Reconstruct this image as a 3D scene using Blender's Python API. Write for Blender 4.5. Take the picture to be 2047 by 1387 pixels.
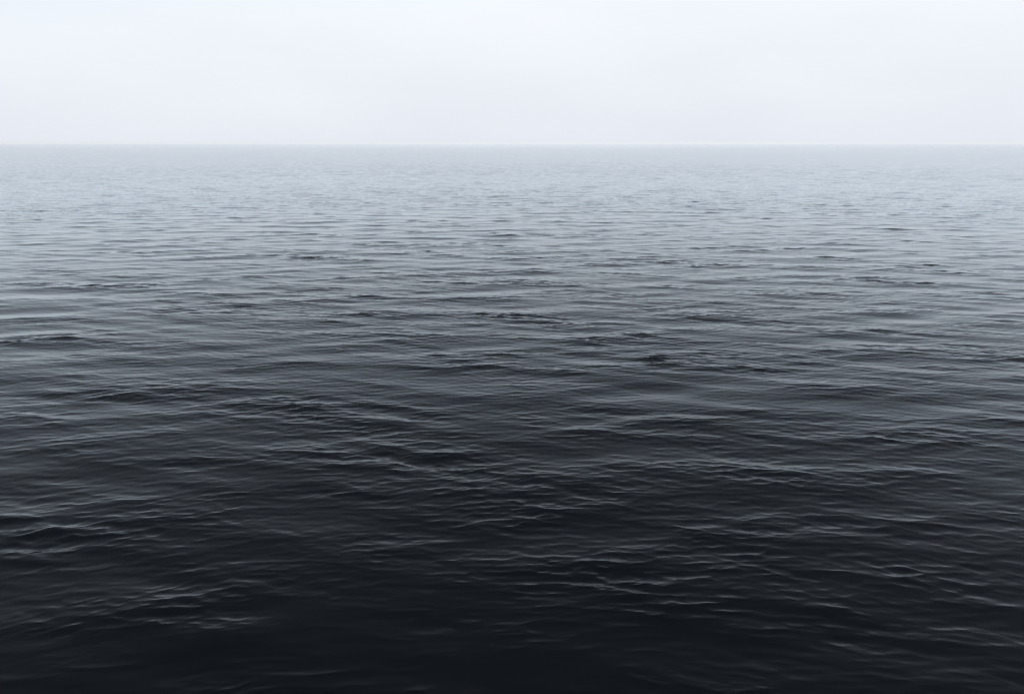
import bpy, math
import numpy as np

for o in list(bpy.data.objects):
    bpy.data.objects.remove(o, do_unlink=True)
sc = bpy.context.scene
R = math.radians

# ------------------------------------------------------------------ camera
CAM_H = 28.0
cd = bpy.data.cameras.new('camera')
cam = bpy.data.objects.new('camera', cd)
sc.collection.objects.link(cam)
cam.location = (0.0, 0.0, CAM_H)
PITCH = math.degrees(math.atan(408.5 / 1320.0))
cam.rotation_euler = (R(90.0 - PITCH), 0.0, 0.0)
cd.sensor_fit = 'HORIZONTAL'
cd.sensor_width = 36.0
cd.lens = 36.0 * 1320.0 / 2047.0
cd.clip_start = 0.1
cd.clip_end = 60000.0
sc.camera = cam

# ------------------------------------------------------------------ sky and sun
SUN_ELEV, SUN_ROT = 32.0, 187.0
w = bpy.data.worlds.new('World')
sc.world = w
w.use_nodes = True
nt = w.node_tree
nt.nodes.clear()
N = nt.nodes.new
L = nt.links.new
out = N('ShaderNodeOutputWorld')
bg = N('ShaderNodeBackground')
sky = N('ShaderNodeTexSky')
sky.sky_type = 'NISHITA'
sky.sun_disc = False
sky.sun_elevation = R(SUN_ELEV)
sky.sun_rotation = R(SUN_ROT)
sky.altitude = 0.0
sky.air_density = 1.0
sky.dust_density = 0.6
sky.ozone_density = 1.0
hsv = N('ShaderNodeHueSaturation')          # thin high overcast: the blue is mostly washed out
hsv.inputs['Saturation'].default_value = 0.32
L(sky.outputs[0], hsv.inputs['Color'])
# the lowest degrees of air are lost in the mist, so look the sky up no lower than this
tz = N('ShaderNodeTexCoord'); sz = N('ShaderNodeSeparateXYZ'); cz = N('ShaderNodeCombineXYZ')
mz = N('ShaderNodeMath'); mz.operation = 'SMOOTH_MAX'
mz.inputs[1].default_value = 0.06; mz.inputs[2].default_value = 0.05
L(tz.outputs['Generated'], sz.inputs[0]); L(sz.outputs['Z'], mz.inputs[0])
L(sz.outputs['X'], cz.inputs['X']); L(sz.outputs['Y'], cz.inputs['Y']); L(mz.outputs[0], cz.inputs['Z'])
L(cz.outputs[0], sky.inputs['Vector'])
# a pale mist lies over the whole horizon: the sky there is never brighter than the mist itself
tc = N('ShaderNodeTexCoord')
sx = N('ShaderNodeSeparateXYZ')
L(tc.outputs['Generated'], sx.inputs[0])
ramp = N('ShaderNodeValToRGB')
ramp.color_ramp.elements[0].position = 0.0
ramp.color_ramp.elements[0].color = (0.785, 0.815, 0.88, 1)
ramp.color_ramp.elements[1].position = 0.22
ramp.color_ramp.elements[1].color = (0.93, 0.965, 1.02, 1)
nz = N('ShaderNodeTexNoise')
nz.inputs['Scale'].default_value = 3.0
nz.inputs['Detail'].default_value = 3.0
st = N('ShaderNodeVectorMath'); st.operation = 'MULTIPLY'; st.inputs[1].default_value = (1, 1, 3.5)   # layered, flat-bottomed mist
L(tc.outputs['Generated'], st.inputs[0]); L(st.outputs[0], nz.inputs['Vector'])
nm = N('ShaderNodeMath'); nm.operation = 'MULTIPLY_ADD'
nm.inputs[1].default_value = 0.16; nm.inputs[2].default_value = -0.07
L(nz.outputs['Fac'], nm.inputs[0])
ad = N('ShaderNodeMath'); ad.operation = 'ADD'
L(sx.outputs['Z'], ad.inputs[0]); L(nm.outputs[0], ad.inputs[1])
L(ad.outputs[0], ramp.inputs['Fac'])
SKY = 0.15
gain = N('ShaderNodeVectorMath'); gain.operation = 'SCALE'
gain.inputs['Scale'].default_value = SKY_GAIN = 1.0
L(hsv.outputs[0], gain.inputs[0])
mist = N('ShaderNodeVectorMath'); mist.operation = 'SCALE'
mist.inputs['Scale'].default_value = 1.0 / SKY
L(ramp.outputs['Color'], mist.inputs[0])
s1 = N('ShaderNodeSeparateXYZ'); s2 = N('ShaderNodeSeparateXYZ'); cb = N('ShaderNodeCombineXYZ')
L(gain.outputs[0], s1.inputs[0]); L(mist.outputs[0], s2.inputs[0])
for c in range(3):
    mn = N('ShaderNodeMath'); mn.operation = 'SMOOTH_MIN'
    mn.inputs[2].default_value = 0.10 / SKY
    L(s1.outputs[c], mn.inputs[0]); L(s2.outputs[c], mn.inputs[1]); L(mn.outputs[0], cb.inputs[c])
L(cb.outputs[0], bg.inputs['Color'])
bg.inputs['Strength'].default_value = SKY
L(bg.outputs[0], out.inputs['Surface'])

sd = bpy.data.lights.new('sun', 'SUN')
sun = bpy.data.objects.new('sun', sd)
sc.collection.objects.link(sun)
sd.energy = 3.6
sd.angle = R(10.0)
sd.color = (1.0, 0.97, 0.93)
# Nishita: rotation 0 = +Y, growing clockwise seen from above
sdir = (math.cos(R(SUN_ELEV)) * math.sin(R(SUN_ROT)),
        math.cos(R(SUN_ELEV)) * math.cos(R(SUN_ROT)), math.sin(R(SUN_ELEV)))
from mathutils import Vector
sun.rotation_euler = Vector(sdir).to_track_quat('Z', 'Y').to_euler()
sun.location = (0, 0, 60)

vs = sc.view_settings
sc.display_settings.display_device = 'sRGB'
vs.view_transform = 'Standard'
vs.look = 'None'
vs.exposure = 0.0
vs.gamma = 1.0
vs.use_curve_mapping = False

# ------------------------------------------------------------------ water material
def water_material():
    m = bpy.data.materials.new('sea_water')
    m.use_nodes = True
    t = m.node_tree
    t.nodes.clear()
    n, l = t.nodes.new, t.links.new
    o = n('ShaderNodeOutputMaterial')
    body = n('ShaderNodeBsdfDiffuse')               # light coming back up out of deep water
    body.inputs['Color'].default_value = (0.0002, 0.0010, 0.0024, 1)
    gl = n('ShaderNodeBsdfGlossy')
    gl.inputs['Color'].default_value = (0.905, 0.96, 1.0, 1)
    gl.inputs['Roughness'].default_value = 0.015
    fr = n('ShaderNodeFresnel')
    fr.inputs['IOR'].default_value = 1.135
    inv = n('ShaderNodeMath'); inv.operation = 'SUBTRACT'; inv.inputs[0].default_value = 1.0
    pw = n('ShaderNodeMath'); pw.operation = 'POWER'; pw.inputs[1].default_value = 1.9   # reflectance made steeper than real water's, to brighten far sea and darken near
    fac = n('ShaderNodeMath'); fac.operation = 'SUBTRACT'; fac.inputs[0].default_value = 1.0
    l(fr.outputs[0], inv.inputs[1]); l(inv.outputs[0], pw.inputs[0]); l(pw.outputs[0], fac.inputs[1])
    mix = n('ShaderNodeMixShader')
    l(fac.outputs[0], mix.inputs[0]); l(body.outputs[0], mix.inputs[1]); l(gl.outputs[0], mix.inputs[2])
    l(mix.outputs[0], o.inputs['Surface'])
    geo = n('ShaderNodeNewGeometry')
    prev = None
    for lam, stretch, slope, attr, rot in BUMPS:
        mp = n('ShaderNodeMapping')
        mp.vector_type = 'TEXTURE'
        mp.inputs['Rotation'].default_value = (0, 0, R(rot))
        mp.inputs['Scale'].default_value = (lam * stretch, lam, lam)
        l(geo.outputs['Position'], mp.inputs['Vector'])
        fl = n('ShaderNodeVectorMath'); fl.operation = 'MULTIPLY'
        fl.inputs[1].default_value = (1, 1, 0)
        l(mp.outputs[0], fl.inputs[0])
        nz = n('ShaderNodeTexNoise')
        nz.noise_dimensions = '2D'
        nz.inputs['Scale'].default_value = 1.0
        nz.inputs['Detail'].default_value = 2.0
        nz.inputs['Roughness'].default_value = 0.5
        l(fl.outputs[0], nz.inputs['Vector'])
        h = n('ShaderNodeMath'); h.operation = 'MULTIPLY'
        h.inputs[1].default_value = slope * lam
        l(nz.outputs['Fac'], h.inputs[0])
        src = h.outputs[0]
        if attr:
            a = n('ShaderNodeAttribute'); a.attribute_name = attr
            hm = n('ShaderNodeMath'); hm.operation = 'MULTIPLY'
            l(src, hm.inputs[0]); l(a.outputs['Fac'], hm.inputs[1])
            src = hm.outputs[0]
        if prev is not None:
            ad = n('ShaderNodeMath'); ad.operation = 'ADD'
            l(src, ad.inputs[0]); l(prev, ad.inputs[1])
            src = ad.outputs[0]
        prev = src
    b = n('ShaderNodeBump')
    b.inputs['Strength'].default_value = 1.0
    b.inputs['Distance'].default_value = 1.0
    l(prev, b.inputs['Height'])
    for x in (gl, fr, body):
        l(b.outputs[0], x.inputs['Normal'])
    return m

# wavelength, stretch along crests, steepness, weight attribute, rotation
BUMPS = [
    (0.20, 2.6, 0.03, None, 6.0),
    (0.60, 3.2, 0.05, 'unresolved_short', -5.0),
    (1.8, 3.2, 0.15, 'unresolved_mid', 8.0),
    (6.0, 3.5, 0.14, 'unresolved_long', 3.0),
]

# ------------------------------------------------------------------ the sea: one displaced sheet to the horizon
rng = np.random.default_rng(11)
r = [3.0]
while r[-1] < 14000.0:
    q = r[-1]
    px = 0.57 * (q * q + CAM_H ** 2) / (CAM_H * 660.0)
    cap = 0.16 * max(1.0, q / 125.0) ** 1.75
    r.append(q + (0.3 if q < 22.0 else max(0.04, min(px, cap))))
r = np.array(r)
dr = np.gradient(r)
mid = np.linspace(-42, 42, 572)
side = np.linspace(42, 66, 73)[1:]
inner = np.concatenate([-side[::-1], mid, side])
NIN = len(inner)
outer = np.linspace(66, 294, 40)[1:-1]
th = np.radians(np.concatenate([inner, outer])).astype(np.float64)
dth = math.radians(84.0 / 571)
spacing = np.maximum(dr, r * dth * 0.4)
nr, nth = len(r), len(th)
print('sea grid', nr, nth, nr * nth * 2, 'tris')
X = (r[:, None] * np.sin(th)[None]).astype(np.float32)
Y = (r[:, None] * np.cos(th)[None]).astype(np.float32)
Z = np.zeros_like(X)
DX = np.zeros_like(X)
DY = np.zeros_like(X)
dense = np.arange(nth) < NIN

def smooth(a, b, x):
    u = np.clip((x - a) / (b - a), 0, 1)
    return u * u * (3 - 2 * u)

def waves(lmin, lmax, count, slope, dir0, spread, chop, mod=None, seed=0, fork=0.0):
    g = np.random.default_rng(seed)
    lam = np.exp(np.linspace(math.log(lmin), math.log(lmax), count) + g.normal(0, 0.03, count))
    s = slope * math.sqrt(2.0 / count) * g.uniform(0.6, 1.35, count)
    d = np.radians(dir0 + fork * np.where(g.random(count) < 0.5, -1, 1) + g.normal(0, spread, count))
    ph = g.uniform(0, 2 * math.pi, count)
    for i in range(count):
        k = 2 * math.pi / lam[i]
        wgt = smooth(0.50, 0.28, spacing / lam[i])      # drop what the sheet is too coarse to carry
        hi = int(np.max(np.nonzero(wgt > 0.0)[0])) + 1 if wgt.max() > 0 else 0
        if hi < 3:
            continue
        kx, ky = k * math.sin(d[i]), k * math.cos(d[i])
        arg = (kx * r[:hi, None] * np.sin(th)[None] + ky * r[:hi, None] * np.cos(th)[None] + ph[i]) % (2 * math.pi)
        arg = arg.astype(np.float32)
        amp = (s[i] / k * wgt[:hi]).astype(np.float32)[:, None]
        if mod is not None:
            amp = amp * mod[:hi]
        c = np.cos(arg) * amp
        sn = np.sin(arg) * amp
        Z[:hi] += c
        DX[:hi] -= chop * math.sin(d[i]) * sn
        DY[:hi] -= chop * math.cos(d[i]) * sn

# swell and wind waves, then ripples whose steepness varies from patch to patch
waves(5.0, 16.0, 40, 0.038, 3.0, 14.0, 1.2, None, 1, 8.0)
swell = Z.copy()
patch = np.zeros_like(X)
g = np.random.default_rng(5)
for i in range(30):
    lam = math.exp(g.uniform(math.log(3.0), math.log(60.0)))
    d = g.normal(0.1, 0.6)
    k = 2 * math.pi / lam
    patch += np.cos(k * (X * math.sin(d) + Y * math.cos(d)) + g.uniform(0, 6.28))
patch /= math.sqrt(15.0)
mod = np.clip(np.exp(0.24 * patch + 0.12 * swell / (swell.std() + 1e-6) - 0.03), 0.3, 2.2).astype(np.float32)
waves(1.3, 5.0, 70, 0.044, 4.0, 16.0, 1.6, mod ** 1.8, 6, 7.0)
waves(0.45, 1.35, 140, 0.076, 2.0, 19.0, 1.7, mod ** 1.2, 2, 8.0)
waves(0.20, 0.45, 80, 0.040, -2.0, 24.0, 1.2, mod, 3, 9.0)
coarse = np.where(dense, 1.0, 0.0).astype(np.float32)[None]
edge = coarse * smooth(66.0, 60.0, np.abs(np.degrees(np.where(dense, th, 0))))[None].astype(np.float32)
PX = X + DX * edge
PY = Y + DY * edge
PZ = Z * edge

co = np.empty((nr * nth + 1, 3), np.float32)
co[:-1, 0] = PX.ravel(); co[:-1, 1] = PY.ravel(); co[:-1, 2] = PZ.ravel()
co[-1] = (0, 0, 0)
idx = np.arange(nr * nth).reshape(nr, nth)
nxt = np.roll(idx, -1, axis=1)
quads = np.stack([idx[:-1], nxt[:-1], nxt[1:], idx[1:]], -1).reshape(-1, 4)
fan = np.stack([np.full(nth, nr * nth), nxt[0], idx[0]], -1)
loops = np.concatenate([fan.ravel(), quads.ravel()]).astype(np.int32)
starts = np.concatenate([np.arange(nth) * 3, nth * 3 + np.arange(len(quads)) * 4]).astype(np.int32)
me = bpy.data.meshes.new('sea')
me.vertices.add(len(co))
me.vertices.foreach_set('co', co.ravel())
me.loops.add(len(loops))
me.loops.foreach_set('vertex_index', loops)
me.polygons.add(len(starts))
me.polygons.foreach_set('loop_start', starts)
me.polygons.foreach_set('use_smooth', np.ones(len(starts), bool))
me.update(calc_edges=True)
for name, lam in (('unresolved_short', 0.60), ('unresolved_mid', 1.8), ('unresolved_long', 6.0)):
    wgt = 1.0 - smooth(0.50, 0.28, spacing / lam)
    a = me.attributes.new(name, 'FLOAT', 'POINT')
    v = np.maximum(np.repeat(wgt[:, None], nth, 1), 0.5 * (1.0 - edge))
    a.data.foreach_set('value', np.append(v.ravel(), 0.0).astype(np.float32))
me.materials.append(water_material())
sea = bpy.data.objects.new('sea', me)
sc.collection.objects.link(sea)
sea['kind'] = 'structure'
sea['label'] = 'dark rippled open sea fading to pale grey at the horizon'
n0 = me.polygons[nth + 5].normal
print('normal', n0)

# ------------------------------------------------------------------ haze over the water
bm_v = [(x, y, z) for z in (-1.5, CAM_H + 1.0) for x, y in ((-15000, -15000), (15000, -15000), (15000, 15000), (-15000, 15000))]
bm_f = [(3, 2, 1, 0), (4, 5, 6, 7), (0, 1, 5, 4), (1, 2, 6, 5), (2, 3, 7, 6), (3, 0, 4, 7)]
hm = bpy.data.meshes.new('haze')
hm.from_pydata(bm_v, [], bm_f)
hz = bpy.data.objects.new('haze', hm)
sc.collection.objects.link(hz)
hz['kind'] = 'stuff'
hz['label'] = 'pale sea mist thickening towards the horizon'
mv = bpy.data.materials.new('haze')
mv.use_nodes = True
t = mv.node_tree
t.nodes.clear()
mo = t.nodes.new('ShaderNodeOutputMaterial')
pv = t.nodes.new('ShaderNodeVolumePrincipled')
pv.inputs['Color'].default_value = (0.94, 0.97, 1.0, 1)
pv.inputs['Density'].default_value = 0.00009
pv.inputs['Anisotropy'].default_value = -0.2
t.links.new(pv.outputs[0], mo.inputs['Volume'])
hm.materials.append(mv)
sc.cycles.volume_bounces = 1
sc.cycles.use_denoising = True
sc.cycles.denoising_input_passes = 'RGB_ALBEDO_NORMAL'
sc.cycles.denoising_prefilter = 'ACCURATE'
sc.cycles.use_adaptive_sampling = False
sc.cycles.pixel_filter_type = 'BLACKMAN_HARRIS'
sc.cycles.filter_width = 1.0
